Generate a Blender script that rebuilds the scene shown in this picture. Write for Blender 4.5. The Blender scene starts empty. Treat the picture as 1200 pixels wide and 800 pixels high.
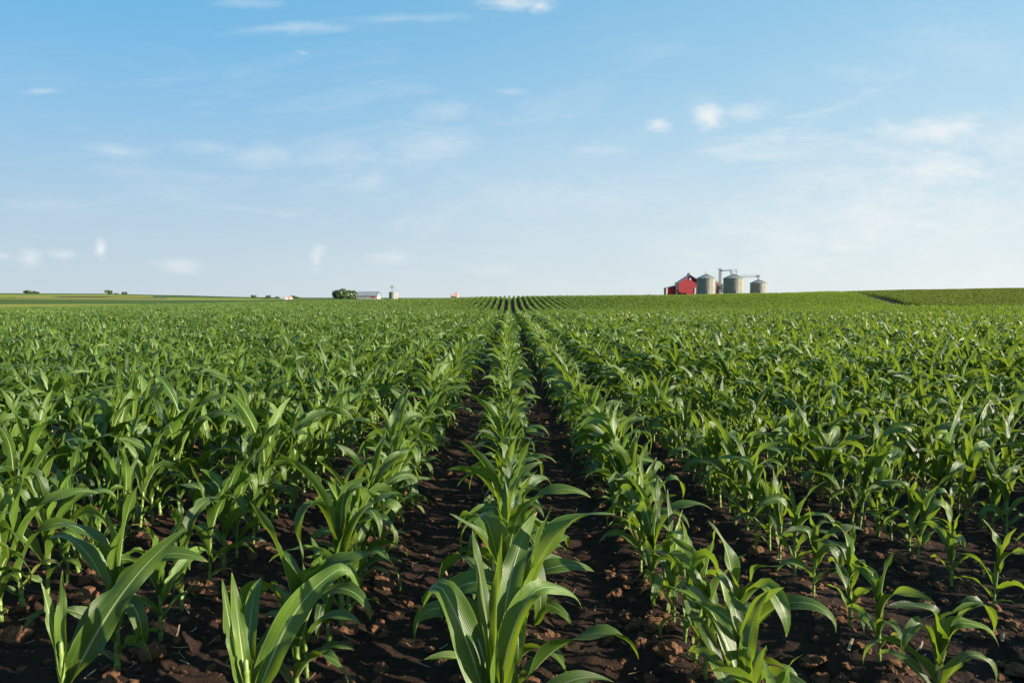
import bpy, bmesh, math, random
import numpy as np
from mathutils import Vector, Matrix, Euler

random.seed(7)
np.random.seed(7)
R = math.radians
SC = bpy.context.scene
COL = SC.collection

# ------------------------------------------------------------------ camera
EYE = 1.5
PITCH = R(3.72)
YAW = R(0.215)
cam_d = bpy.data.cameras.new("camera")
cam_d.sensor_width = 36.0
cam_d.lens = 24.0
cam_d.clip_start = 0.05
cam_d.clip_end = 30000
cam = bpy.data.objects.new("camera", cam_d)
COL.objects.link(cam)
cam.location = (0, 0, EYE)
cam.rotation_euler = (R(90) - PITCH, 0, -YAW)
SC.camera = cam


def uv_dir(px, py):
    """photo pixel (1200x800) -> slopes (x/y, z/y) of its sight line"""
    xc, yc = (px - 600) / 800.0, (400 - py) / 800.0
    d = Vector((xc, yc, -1.0))
    d = Euler((R(90) - PITCH, 0, -YAW)).to_matrix() @ d
    return d.x / d.y, d.z / d.y


def at(px, py, d):
    u, v = uv_dir(px, py)
    return Vector((u * d, d, EYE + v * d))


# ------------------------------------------------------------------ terrain
DS = np.array([0, 30, 62, 112, 172, 300, 450, 700, 1000, 1600, 3200, 9000], float)
US = np.array([-.75, -.6, -.5, -.375, -.25, -.12, 0, .225, .375, .475, .6, .75], float)
ZT = np.array([
    # d=0, 30, 62, 112, 172, 300, 450, 700, 1000, 1600, 3200, 9000
    [0, 0, -.25, -.94, -1.3, -.9, -.5, .5, 2.3, 9.2, 6, 0],
    [0, 0, -.12, -.60, -1.3, -1.0, -.8, .0, 1.8, 8.2, 5, 0],
    [0, 0, -.08, -.31, -1.2, -1.3, -1.1, -.9, .2, 5.0, 3, 0],
    [0, 0, -.04, .02, -.9, -1.0, -1.0, -1.3, -.8, .3, -2, -4],
    [0, 0, -.20, .34, -.5, .0, -.4, -1.4, -1.8, -3, -6, -8],
    [0, 0, -.26, .62, -.6, -.3, -.6, -2, -3, -5, -8, -10],
    [0, 0, -.30, 1.02, .0, -.4, -1, -2, -3, -6, -10, -12],
    [0, 0, -.26, 1.20, .8, 1.8, 1.5, 0, -2, -6, -10, -12],
    [0, 0, -.18, 1.50, 1.4, 2.0, 1.6, 0, -2, -6, -10, -12],
    [0, 0, -.08, 1.66, 2.25, 2.2, 1.6, 0, -2, -6, -10, -12],
    [0, 0, .06, 1.37, 2.75, 2.4, 1.6, 0, -2, -6, -10, -12],
    [0, 0, .15, 1.45, 3.15, 2.6, 1.6, 0, -2, -6, -10, -12],
], float)


def ground_z(x, y):
    """smooth terrain height (numpy arrays)"""
    x = np.asarray(x, float)
    y = np.asarray(y, float)
    yy = np.clip(y, 0, 8999)
    u = np.clip(x / np.maximum(yy, 20.0), US[0], US[-1] - 1e-6)
    iu = np.clip(np.searchsorted(US, u, side='right') - 1, 0, len(US) - 2)
    fu = (u - US[iu]) / (US[iu + 1] - US[iu])
    fu = fu * fu * (3 - 2 * fu) * .6 + fu * .4
    iy = np.clip(np.searchsorted(DS, yy, side='right') - 1, 0, len(DS) - 2)
    h = DS[iy + 1] - DS[iy]
    t = (yy - DS[iy]) / h

    def hermite(row):
        im, ip = np.maximum(iy - 1, 0), np.minimum(iy + 2, len(DS) - 1)
        z0, z1 = ZT[row, iy], ZT[row, iy + 1]
        dm = (z0 - ZT[row, im]) / np.maximum(DS[iy] - DS[im], 1e-6)
        d0 = (z1 - z0) / h
        dp = (ZT[row, ip] - z1) / np.maximum(DS[ip] - DS[iy + 1], 1e-6)

        def lim(a, b):
            return np.where(a * b > 0, 2 * a * b / np.where(np.abs(a + b) < 1e-12, 1, a + b), 0)
        m0, m1 = lim(dm, d0) * h, lim(d0, dp) * h
        t2, t3 = t * t, t * t * t
        return (2 * t3 - 3 * t2 + 1) * z0 + (t3 - 2 * t2 + t) * m0 + (-2 * t3 + 3 * t2) * z1 + (t3 - t2) * m1
    z = hermite(iu) * (1 - fu) + hermite(iu + 1) * fu
    return z


def gz(x, y):
    return float(ground_z(np.array([x]), np.array([y]))[0])


def vnoise(x, y, seed=0):
    xi, yi = np.floor(x).astype(np.int64), np.floor(y).astype(np.int64)
    fx, fy = x - xi, y - yi
    fx, fy = fx * fx * (3 - 2 * fx), fy * fy * (3 - 2 * fy)

    def hsh(a, b):
        n = (a * 374761393 + b * 668265263 + seed * 974634777) & 0x7fffffff
        n = ((n ^ (n >> 13)) * 1274126177) & 0x7fffffff
        n = n ^ (n >> 16)
        return (n & 0xffff) / 65535.0
    a, b = hsh(xi, yi), hsh(xi + 1, yi)
    c, d = hsh(xi, yi + 1), hsh(xi + 1, yi + 1)
    return (a * (1 - fx) + b * fx) * (1 - fy) + (c * (1 - fx) + d * fx) * fy


def fbm(x, y, f, octaves, seed=0, gain=.5):
    s, a, t = 0, 1.0, 0
    for i in range(octaves):
        s = s + a * vnoise(x * f, y * f, seed + i)
        t += a
        a *= gain
        f *= 2.03
    return s / t


ROW = 0.757
ROW0 = -0.02
FIELD_NEAR = 2.0


def soil_relief(x, y):
    """height of the tilled soil above the terrain: ridge under each row, furrow between, clods"""
    ph = (x - ROW0) / ROW * 2 * math.pi
    ridge = .030 * np.cos(ph) + .008 * np.cos(2 * ph + .4)
    big = (fbm(x, y, 2.2, 3, 3) - .5) * .055
    lump = fbm(x, y, 9.0, 3, 11, .55) - .5
    lump = np.sign(lump) * np.abs(lump) ** .8 * .034
    fine = (fbm(x, y, 30, 2, 23) - .5) * .026
    near = np.clip(1.4 - np.hypot(x, y) / 22, 0, 1)
    return (ridge + (big + lump + fine) * near) * np.clip((60 - np.abs(y)) / 20, 0, 1)


# ------------------------------------------------------------------ node helpers
def new_mat(name):
    m = bpy.data.materials.new(name)
    m.use_nodes = True
    m.node_tree.nodes.clear()
    return m


class NT:
    def __init__(self, tree):
        self.t = tree

    def n(self, typ, **kw):
        nd = self.t.nodes.new(typ)
        for k, v in kw.items():
            setattr(nd, k, v)
        return nd

    def set(self, sock, v):
        if hasattr(v, 'is_output') or isinstance(v, bpy.types.NodeSocket):
            self.t.links.new(v, sock)
        else:
            sock.default_value = v

    def math(self, op, a, b=None, c=None, clamp=False):
        nd = self.n('ShaderNodeMath', operation=op, use_clamp=clamp)
        self.set(nd.inputs[0], a)
        if b is not None:
            self.set(nd.inputs[1], b)
        if c is not None:
            self.set(nd.inputs[2], c)
        return nd.outputs[0]

    def smooth(self, v, a, b, o0=0.0, o1=1.0):
        nd = self.n('ShaderNodeMapRange', interpolation_type='SMOOTHSTEP')
        self.set(nd.inputs['Value'], v)
        nd.inputs['From Min'].default_value = a
        nd.inputs['From Max'].default_value = b
        nd.inputs['To Min'].default_value = o0
        nd.inputs['To Max'].default_value = o1
        return nd.outputs['Result']

    def mix(self, f, a, b):
        nd = self.n('ShaderNodeMix', data_type='RGBA')
        self.set(nd.inputs[0], f)
        self.set(nd.inputs[6], a if not isinstance(a, tuple) else (*a, 1))
        self.set(nd.inputs[7], b if not isinstance(b, tuple) else (*b, 1))
        return nd.outputs[2]

    def noise(self, scale, detail=3, rough=.55, vec=None, dist=0.0):
        nd = self.n('ShaderNodeTexNoise')
        nd.inputs['Scale'].default_value = scale
        nd.inputs['Detail'].default_value = detail
        nd.inputs['Roughness'].default_value = rough
        nd.inputs['Distortion'].default_value = dist
        if vec is not None:
            self.set(nd.inputs['Vector'], vec)
        return nd.outputs['Fac']

    def bump(self, h, strength, dist):
        nd = self.n('ShaderNodeBump')
        nd.inputs['Strength'].default_value = strength
        nd.inputs['Distance'].default_value = dist
        self.set(nd.inputs['Height'], h)
        return nd.outputs['Normal']

    def principled(self, color, rough=.6, spec=.5, normal=None, metallic=0.0):
        p = self.n('ShaderNodeBsdfPrincipled')
        self.set(p.inputs['Base Color'], color if not isinstance(color, tuple) else (*color, 1))
        self.set(p.inputs['Roughness'], rough)
        p.inputs['Specular IOR Level'].default_value = spec
        p.inputs['Metallic'].default_value = metallic
        if normal is not None:
            self.set(p.inputs['Normal'], normal)
        return p.outputs[0]

    def out(self, shader):
        o = self.n('ShaderNodeOutputMaterial')
        self.t.links.new(shader, o.inputs['Surface'])


def simple_mat(name, c0, c1, scale=3.0, rough=.7, spec=.3, metallic=0.0, bump=0.0, coord='Object', wave=None):
    m = new_mat(name)
    k = NT(m.node_tree)
    tc = k.n('ShaderNodeTexCoord')
    f = k.smooth(k.noise(scale, 5, .6, tc.outputs[coord]), .3, .7)
    nrm = None
    if wave:
        axis, ws, depth = wave
        sep = k.n('ShaderNodeSeparateXYZ')
        k.set(sep.inputs[0], tc.outputs['Object'])
        h = k.math('SINE', k.math('MULTIPLY', sep.outputs[axis], ws))
        nrm = k.bump(h, 1.0, depth)
    elif bump:
        nrm = k.bump(k.noise(scale * 4, 4, .6, tc.outputs[coord]), 1.0, bump)
    k.out(k.principled(k.mix(f, c0, c1), rough, spec, nrm, metallic))
    return m


def leaf_material(name, dark, light, transl, tfac=.27, hue_span=.06, spec=.5):
    m = new_mat(name)
    k = NT(m.node_tree)
    uvn = k.n('ShaderNodeUVMap', uv_map='UVMap')
    sep = k.n('ShaderNodeSeparateXYZ')
    k.set(sep.inputs[0], uvn.outputs[0])
    U, V = sep.outputs[0], sep.outputs[1]
    oi = k.n('ShaderNodeObjectInfo')
    rnd = oi.outputs['Random']
    geo = k.n('ShaderNodeNewGeometry')
    a = k.math('ABSOLUTE', k.math('SUBTRACT', U, .5))
    # pale midrib, widest at the collar
    wid = k.math('MULTIPLY_ADD', V, -.030, .042)
    rib = k.smooth(k.math('DIVIDE', a, wid), 1.5, .6)
    # parallel veins
    vein = k.math('SINE', k.math('MULTIPLY', U, 125.0))
    vein2 = k.math('SINE', k.math('MULTIPLY', U, 47.0))
    pn = k.noise(9.0, 4, .6, geo.outputs['Position'])
    mp = k.n('ShaderNodeMapping')
    mp.inputs['Scale'].default_value = (9, 2.5, 1)
    k.set(mp.inputs[0], uvn.outputs[0])
    comb = k.n('ShaderNodeVectorMath', operation='ADD')
    k.set(comb.inputs[0], mp.outputs[0])
    cx = k.n('ShaderNodeCombineXYZ')
    k.set(cx.inputs[2], k.math('MULTIPLY', rnd, 37.0))
    k.set(comb.inputs[1], cx.outputs[0])
    streak = k.noise(1.6, 4, .65, comb.outputs[0])
    f = k.smooth(k.math('ADD', k.math('MULTIPLY', streak, .6), k.math('ADD', k.math('MULTIPLY', pn, .3), k.math('MULTIPLY', rnd, .35))), .35, .95)
    c = k.mix(f, dark, light)
    c = k.mix(k.math('MULTIPLY', k.smooth(vein, .2, 1), .13), c, (.16, .24, .06))
    c = k.mix(k.math('MULTIPLY', k.smooth(vein2, .5, 1), .10), c, (.02, .06, .01))
    basef = k.smooth(V, .16, .0)
    c = k.mix(k.math('MULTIPLY', basef, .55), c, (.20, .30, .05))
    c = k.mix(k.math('MULTIPLY', rib, .8), c, (.36, .43, .20))
    speck = k.smooth(k.noise(210, 2, .5, geo.outputs['Position']), .70, .76)
    c = k.mix(k.math('MULTIPLY', speck, k.math('MULTIPLY', k.smooth(pn, .45, .6), .55)), c, (.26, .22, .10))
    edge = k.smooth(a, .455, .5)
    c = k.mix(k.math('MULTIPLY', edge, .35), c, (.20, .27, .08))
    tip = k.math('MULTIPLY', k.smooth(V, .955, 1.0), k.smooth(rnd, .35, .75))
    c = k.mix(tip, c, (.34, .25, .10))
    hs = k.n('ShaderNodeHueSaturation')
    k.set(hs.inputs['Hue'], k.math('MULTIPLY_ADD', rnd, hue_span * .5, .5 - hue_span * .25))
    k.set(hs.inputs['Value'], k.math('MULTIPLY_ADD', k.math('FRACT', k.math('MULTIPLY', rnd, 17.3)), .42, .80))
    k.set(hs.inputs['Color'], c)
    hgt = k.math('ADD', k.math('MULTIPLY', vein, .5), k.math('MULTIPLY', rib, -1.2))
    nrm = k.bump(hgt, .5, .0012)
    rough = k.math('MULTIPLY_ADD', streak, .30, .27)
    p = k.principled(hs.outputs[0], rough, spec, nrm)
    tr = k.n('ShaderNodeBsdfTranslucent')
    tm = k.n('ShaderNodeMix', data_type='RGBA', blend_type='MULTIPLY')
    tm.inputs[0].default_value = .5
    tcol = k.mix(k.math('MULTIPLY', rib, .5), transl, (.5, .55, .15))
    k.set(tm.inputs[6], tcol)
    k.set(tm.inputs[7], k.mix(f, (.75, .8, .6), (1, 1, 1)))
    k.set(tr.inputs['Color'], tm.outputs[2])
    ms = k.n('ShaderNodeMixShader')
    ms.inputs[0].default_value = tfac
    k.t.links.new(p, ms.inputs[1])
    k.t.links.new(tr.outputs[0], ms.inputs[2])
    k.out(ms.outputs[0])
    return m


M_LEAF = leaf_material("corn_leaf", (.013, .050, .006), (.104, .152, .013), (.27, .38, .022), spec=.48)
M_LEAF_OLD = leaf_material("old_corn_leaf", (.075, .095, .018), (.24, .21, .055), (.34, .32, .06), .3)
M_STALK = simple_mat("corn_stalk", (.085, .145, .026), (.17, .23, .05), 14, .42, .5, coord='Object')
M_FOLIAGE = leaf_material("tree_leaf", (.018, .042, .012), (.04, .075, .02), (.10, .17, .03), .2, .04)
M_BARK = simple_mat("tree_bark", (.06, .045, .03), (.11, .085, .06), 6, .9, .1, bump=.02)


def link(o):
    COL.objects.link(o)
    return o


def tag(o, label=None, cat=None, group=None, kind=None):
    if label:
        o['label'] = label
    if cat:
        o['category'] = cat
    if group:
        o['group'] = group
    if kind:
        o['kind'] = kind
    return o


def empty(name, loc, rz=0.0):
    o = bpy.data.objects.new(name, None)
    o.empty_display_size = .2
    o.location = loc
    o.rotation_euler = (0, 0, rz)
    return link(o)


def mesh_np(name, verts, faces, mats, uvs=None, smooth=True, mat_idx=None):
    me = bpy.data.meshes.new(name)
    me.from_pydata([tuple(v) for v in verts], [], faces)
    for m in mats:
        me.materials.append(m)
    if uvs is not None:
        lay = me.uv_layers.new(name='UVMap')
        li = np.empty(len(me.loops), np.int32)
        me.loops.foreach_get('vertex_index', li)
        lay.data.foreach_set('uv', np.asarray(uvs, np.float32)[li].ravel())
    if smooth:
        me.polygons.foreach_set('use_smooth', [True] * len(me.polygons))
    if mat_idx is not None:
        me.polygons.foreach_set('material_index', mat_idx)
    me.update()
    return me


# ------------------------------------------------------------------ corn leaf and stalk shapes
def leaf_geo(rng, L, W, th0, th1, power=1.6, kink=None, fold=.9, ruffle=.010, twist=0.0, side=0.0, nl=18, na=6, hold=.12, roll=0.0):
    """a strap leaf: starts at the collar, leaves along +X, arches by th0 -> th1 (degrees from vertical)"""
    th0, th1 = R(th0), R(th1)
    C = np.zeros(3)
    V, UV = [], []
    bites = {}
    if nl >= 18 and rng.random() < .5:
        for _ in range(rng.choice((1, 1, 2))):
            bites[(rng.randrange(int(nl * .3), nl - 2), rng.choice((0, na)))] = rng.uniform(.45, .8)
    ph1, ph2 = rng.uniform(0, 6.28), rng.uniform(0, 6.28)
    fr1, fr2 = rng.uniform(11, 17), rng.uniform(11, 17)
    ds = L / nl
    for i in range(nl + 1):
        t = i / nl
        th = th0 + (th1 - th0) * max(0, (t - hold) / (1 - hold)) ** power
        if kink and t > kink[0]:
            th += R(kink[1]) * min(1, (t - kink[0]) / .10)
        phi = side * t * t
        T = np.array([math.sin(th) * math.cos(phi), math.sin(th) * math.sin(phi), math.cos(th)])
        if i:
            C = C + T * ds
        B = np.array([-math.sin(phi), math.cos(phi), 0.0])
        N = np.cross(T, B)
        N /= np.linalg.norm(N)
        tw = twist * t ** 1.5 + roll * min(1, t * 4)
        B2 = B * math.cos(tw) + N * math.sin(tw)
        N2 = N * math.cos(tw) - B * math.sin(tw)
        w = W * min(1.0, .50 + 1.75 * t) * max(0.0, 1 - t ** 2.6) ** .85
        if i == nl:
            w = .0008
        f = fold * (1 - t) ** 1.7 + .16 * (1 - .5 * t)
        if t < .08:
            f += (1 - t / .08) * .5
        for j in range(na + 1):
            a = -1 + 2 * j / na
            s = abs(a)
            ang = f * (.55 + .45 * s)
            q = bites.get((i, j), 1.0)
            px = q * a * w / 2 * math.cos(ang)
            pz = s * w / 2 * math.sin(ang)
            env = min(1, t * 5) * min(1, (1 - t) * 4)
            rf = ruffle * env * s * s * (math.sin(fr1 * t + ph1) if a > 0 else math.sin(fr2 * t + ph2))
            pz *= q
            P = C + B2 * px - N2 * (-pz) + N2 * rf
            V.append(P)
            UV.append(((a + 1) / 2, t))
    F = []
    for i in range(nl):
        for j in range(na):
            q = i * (na + 1) + j
            F.append((q, q + 1, q + na + 2, q + na + 1))
    return np.array(V), F, np.array(UV)


# rank -> length, width, th0, th1 (from lowest leaf to the innermost whorl leaf)
RANKS = [
    dict(L=.24, W=.036, th0=46, th1=150, z=.045),
    dict(L=.36, W=.050, th0=36, th1=160, z=.085),
    dict(L=.49, W=.064, th0=27, th1=164, z=.130),
    dict(L=.55, W=.077, th0=22, th1=160, z=.180),
    dict(L=.59, W=.086, th0=18, th1=150, z=.235),
    dict(L=.58, W=.090, th0=15, th1=138, z=.285),
    dict(L=.56, W=.086, th0=12, th1=108, z=.325),
    dict(L=.53, W=.074, th0=9, th1=60, z=.355),
    dict(L=.45, W=.058, th0=5, th1=24, z=.375),
]


def random_leaf(rng, rank, nl, na):
    r = RANKS[rank]
    L = r['L'] * rng.uniform(.85, 1.15)
    kink = None
    if rank >= 2 and rng.random() < .42:
        kink = (rng.uniform(.42, .72), rng.uniform(35, 85))
    return leaf_geo(rng, L, r['W'] * rng.uniform(1.04, 1.38), r['th0'] * rng.uniform(.75, 1.3),
                    r['th1'] * rng.uniform(.74, 1.16), rng.uniform(1.4, 2.6), kink,
                    fold=rng.uniform(.7, 1.1) if rank < 6 else rng.uniform(1.0, 1.35),
                    ruffle=rng.uniform(.007, .019) * (1 if rank > 1 else .6),
                    twist=rng.uniform(-1.2, 1.2), roll=rng.gauss(0, .42), side=rng.uniform(-.55, .55), nl=nl, na=na)


def stalk_geo(rng, H=.37, r0=.0125, r1=.0085, seg=9):
    zs = [-.06, 0.0]
    for k in (.045, .085, .13, .18, .235, .285, .33):
        zs += [k - .012, k, k + .006]
    zs.append(H)
    V, F = [], []
    bx, by = rng.uniform(-.008, .008), rng.uniform(-.008, .008)
    for i, z in enumerate(zs):
        t = max(0, z) / H
        r = r0 + (r1 - r0) * t
        if i >= 2 and (i - 2) % 3 == 1 and i < len(zs) - 1:
            r *= 1.22
        if i >= 2 and (i - 2) % 3 == 2 and i < len(zs) - 1:
            r *= .94
        for s in range(seg):
            an = 2 * math.pi * s / seg
            V.append((bx * t * t + r * math.cos(an) * 1.08, by * t * t + r * math.sin(an) * .94, z))
    for i in range(len(zs) - 1):
        for s in range(seg):
            a, b = i * seg + s, i * seg + (s + 1) % seg
            F.append((a, b, b + seg, a + seg))
    top = len(V)
    V.append((bx, by, H + .01))
    for s in range(seg):
        F.append(((len(zs) - 1) * seg + s, (len(zs) - 1) * seg + (s + 1) % seg, top))
    return np.array(V), F


rng = random.Random(21)
LEAF_LIB = []
for rank in range(9):
    n = 8 if rank not in (4, 5, 6) else 11
    lib = []
    for q in range(n):
        V, F, UV = random_leaf(rng, rank, 20, 6)
        old = (rank == 0 and q < 4) or (rank == 1 and q < 2)
        lib.append(mesh_np("leaf", V, F, [M_LEAF_OLD if old else M_LEAF], UV))
    LEAF_LIB.append(lib)
STALK_LIB = []
for q in range(6):
    V, F = stalk_geo(rng)
    STALK_LIB.append(mesh_np("stalk", V, F, [M_STALK]))


def plant_plan(rng, small=False):
    """which leaves a plant carries: (rank, azimuth, tilt x, tilt y, scale)"""
    plane = rng.gauss(0, .95)
    out = []
    n0 = 0 if rng.random() < .6 else 1
    sgn = rng.choice((0, 1))
    top = 9 if not small else 9
    for i, rank in enumerate(range(n0, top)):
        if small and rank in (4, 5) and rng.random() < .5:
            continue
        az = plane + math.pi * ((i + sgn) % 2) + rng.gauss(0, .30)
        out.append((rank, az, rng.gauss(0, .05), rng.gauss(0, .05), rng.uniform(.9, 1.1)))
    return out


def joined_plant(rng, nl, na, seg, offs=(0, 0), scale=1.0):
    """one plant as arrays, for the far rows"""
    Vs, Fs, UVs, MI = [], [], [], []
    base = 0
    V, F = stalk_geo(rng, seg=seg)
    rz = rng.uniform(0, 6.28)
    Vs.append(V)
    UVs.append(np.zeros((len(V), 2)))
    Fs += F
    MI += [1] * len(F)
    base += len(V)
    for rank, az, tx, ty, s in plant_plan(rng):
        V, F, UV = random_leaf(rng, rank, nl, na)
        m = Matrix.Rotation(az, 3, 'Z') @ Euler((tx, ty, 0)).to_matrix()
        V = (V * s) @ np.array(m).T + np.array([0, 0, RANKS[rank]['z']])
        Vs.append(V)
        UVs.append(UV)
        Fs += [tuple(q + base for q in f) for f in F]
        MI += [0] * len(F)
        base += len(V)
    V = np.concatenate(Vs) * scale + np.array([offs[0], offs[1], 0])
    return V, Fs, np.concatenate(UVs), MI


def plant_mesh(name, rng, specs, nl, na, seg):
    Vs, Fs, Us, Ms, base = [], [], [], [], 0
    for offs, sc in specs:
        V, F, U, MI = joined_plant(rng, nl, na, seg, offs, sc)
        Vs.append(V)
        Us.append(U)
        Fs += [tuple(q + base for q in f) for f in F]
        Ms += MI
        base += len(V)
    return mesh_np(name, np.concatenate(Vs), Fs, [M_LEAF, M_STALK], np.concatenate(Us), True, Ms)


# ------------------------------------------------------------------ geometry-node scatter for uncountable stuff
def scatter(name, pts, rots, scales, idx, sources, label, cat):
    """one object: copies of the source meshes on points (used for stuff only)"""
    src = bpy.data.collections.new(name + "_sources")
    for i, me in enumerate(sources):
        o = bpy.data.objects.new("%s_source_%03d" % (name, i), me)
        src.objects.link(o)
    me = bpy.data.meshes.new(name)
    me.from_pydata([tuple(p) for p in pts], [], [])
    a = me.attributes.new('spin', 'FLOAT_VECTOR', 'POINT')
    a.data.foreach_set('vector', np.asarray(rots, np.float32).ravel())
    a = me.attributes.new('size', 'FLOAT_VECTOR', 'POINT')
    a.data.foreach_set('vector', np.asarray(scales, np.float32).ravel())
    a = me.attributes.new('pick', 'INT', 'POINT')
    a.data.foreach_set('value', np.asarray(idx, np.int32))
    ob = link(bpy.data.objects.new(name, me))
    tag(ob, label, cat, None, 'stuff')
    ng = bpy.data.node_groups.new(name + "_scatter", 'GeometryNodeTree')
    ng.interface.new_socket('Geometry', in_out='INPUT', socket_type='NodeSocketGeometry')
    ng.interface.new_socket('Geometry', in_out='OUTPUT', socket_type='NodeSocketGeometry')
    N, Lk = ng.nodes, ng.links
    gi, go = N.new('NodeGroupInput'), N.new('NodeGroupOutput')
    ci = N.new('GeometryNodeCollectionInfo')
    ci.inputs['Collection'].default_value = src
    ci.inputs['Separate Children'].default_value = True
    ci.inputs['Reset Children'].default_value = True
    ip = N.new('GeometryNodeInstanceOnPoints')
    ip.inputs['Pick Instance'].default_value = True

    def attr(nm, typ):
        nd = N.new('GeometryNodeInputNamedAttribute')
        nd.data_type = typ
        nd.inputs['Name'].default_value = nm
        return [s for s in nd.outputs if s.enabled and s.name == 'Attribute'][0]
    e2r = N.new('FunctionNodeEulerToRotation')
    Lk.new(attr('spin', 'FLOAT_VECTOR'), e2r.inputs[0])
    Lk.new(gi.outputs[0], ip.inputs['Points'])
    Lk.new(ci.outputs[0], ip.inputs['Instance'])
    Lk.new(attr('pick', 'INT'), ip.inputs['Instance Index'])
    Lk.new(e2r.outputs[0], ip.inputs['Rotation'])
    Lk.new(attr('size', 'FLOAT_VECTOR'), ip.inputs['Scale'])
    Lk.new(ip.outputs[0], go.inputs[0])
    md = ob.modifiers.new('scatter', 'NODES')
    md.node_group = ng
    return ob


# ------------------------------------------------------------------ ground
def ground_lines(fine0, fine1, step, lo, hi, grow):
    a = list(np.arange(fine0, fine1 + 1e-6, step))
    s, v, up = step, fine1, []
    while v < hi:
        s *= grow
        v += s
        up.append(v)
    s, v, dn = step, fine0, []
    while v > lo:
        s *= grow
        v -= s
        dn.append(v)
    return np.array(dn[::-1] + a + up)


gx = ground_lines(-4.6, 4.6, .026, -9000, 9000, 1.075)
gy = ground_lines(1.3, 6.6, .026, -4000, 9000, 1.045)
X, Y = np.meshgrid(gx, gy)
Z = ground_z(X, Y) + soil_relief(X, Y)
ny, nx = X.shape
gv = np.stack([X.ravel(), Y.ravel(), Z.ravel()], 1)
ii = np.arange(ny * nx).reshape(ny, nx)
gf = np.stack([ii[:-1, :-1].ravel(), ii[:-1, 1:].ravel(), ii[1:, 1:].ravel(), ii[1:, :-1].ravel()], 1)
gme = bpy.data.meshes.new("ground")
gme.vertices.add(len(gv))
gme.vertices.foreach_set('co', gv.astype(np.float32).ravel())
gme.loops.add(gf.size)
gme.loops.foreach_set('vertex_index', gf.astype(np.int32).ravel())
gme.polygons.add(len(gf))
gme.polygons.foreach_set('loop_start', np.arange(0, gf.size, 4, dtype=np.int32))
gme.update(calc_edges=True)
gme.polygons.foreach_set('use_smooth', [True] * len(gf))
sm = gme.attributes.new('tilled', 'FLOAT', 'POINT')
till = np.clip((150 - gv[:, 1]) / 8, 0, 1) * np.clip((gv[:, 1] + 14) / 4, 0, 1)
sm.data.foreach_set('value', till.astype(np.float32))

M_GROUND = new_mat("ground")
k = NT(M_GROUND.node_tree)
geo = k.n('ShaderNodeNewGeometry')
P = geo.outputs['Position']
n1 = k.noise(2.3, 5, .6, P)
n2 = k.noise(27, 7, .72, P)
n3 = k.noise(130, 3, .6, P)
soil = k.mix(k.smooth(n2, .32, .68), (.0125, .0074, .0052), (.040, .0210, .0125))
soil = k.mix(k.math('MULTIPLY', k.smooth(n1, .45, .75), .55), soil, (.046, .025, .015))
soil = k.mix(k.math('MULTIPLY', k.smooth(n3, .62, .80), .4), soil, (.14, .085, .052))
g1 = k.noise(.011, 4, .6, P)
g2 = k.noise(.35, 4, .6, P)
grass = k.mix(k.smooth(g1, .35, .65), (.055, .095, .022), (.085, .125, .030))
grass = k.mix(k.math('MULTIPLY', g2, .4), grass, (.04, .075, .016))
at_ = k.n('ShaderNodeAttribute', attribute_name='tilled')
col = k.mix(at_.outputs['Fac'], grass, soil)
hb = k.math('ADD', k.math('MULTIPLY', n2, .7), k.math('MULTIPLY', n3, .35))
nrm = k.bump(hb, 1.0, .022)
k.out(k.principled(col, .92, .15, nrm))
gme.materials.append(M_GROUND)
ground = link(bpy.data.objects.new("ground", gme))
tag(ground, "dark brown tilled soil between the maize rows, grass beyond", None, None, 'structure')

# ------------------------------------------------------------------ corn: where the plants stand
FIRST = {0: 1.96, -1: 2.08, -2: 2.24, -3: 2.55, -4: 2.3, 1: 1.80, 2: 2.27, 3: 2.55, 4: 2.4}
FIXED = {2: [2.27, 2.66, 2.94, 3.23, 3.46, 3.7], 3: [2.62, 3.10, 3.37, 3.66], -2: [2.24, 2.6, 2.86, 3.13, 3.42],
         -1: [2.08, 2.36, 2.58, 2.82], 1: [1.80, 2.02, 2.20, 2.36, 2.52, 2.68, 2.84, 3.0], 0: [1.96, 2.18, 2.37, 2.55, 2.73, 2.9, 3.06]}
prng = random.Random(5)


def plant_size(k_, y):
    s = prng.gauss(.85, .09) * (.8 if prng.random() < .05 else 1)
    if k_ in (2, 3, 4) and y < 4.0:
        s *= .68
    elif k_ >= 2 and y < 9:
        s *= .84
    elif k_ <= -2 and y < 4:
        s *= 1.0
    if k_ in (-1, -2, -3) and y < 4.2:
        s *= .86
    if k_ in (0, 1) and y < 9.0:
        s *= .80 if y < 4 else .87
    if y < 2.4 and k_ in (0, -1, -2):
        s = 1.0 if k_ == 0 else .88
    if y < 2.1 and k_ == 1:
        s = .60
    return max(.42, min(1.2, s))


def project(p):
    d = Euler((R(90) - PITCH, 0, -YAW)).to_matrix().transposed() @ (Vector(p) - Vector((0, 0, EYE)))
    if d.z > -.05:
        return None
    return 600 + 800 * d.x / -d.z, 400 - 800 * d.y / -d.z


def in_frame(x, y, s):
    xs, ys = [], []
    z0 = gz(x, y)
    for dx in (-.22 * s, .22 * s):
        for z in (0.0, .70 * s):
            q = project((x + dx, y, z0 + z))
            if q is None:
                return False
            xs.append(q[0])
            ys.append(q[1])
    return max(xs) > 4 and min(xs) < 1196 and max(ys) > 0 and min(ys) < 792


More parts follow.
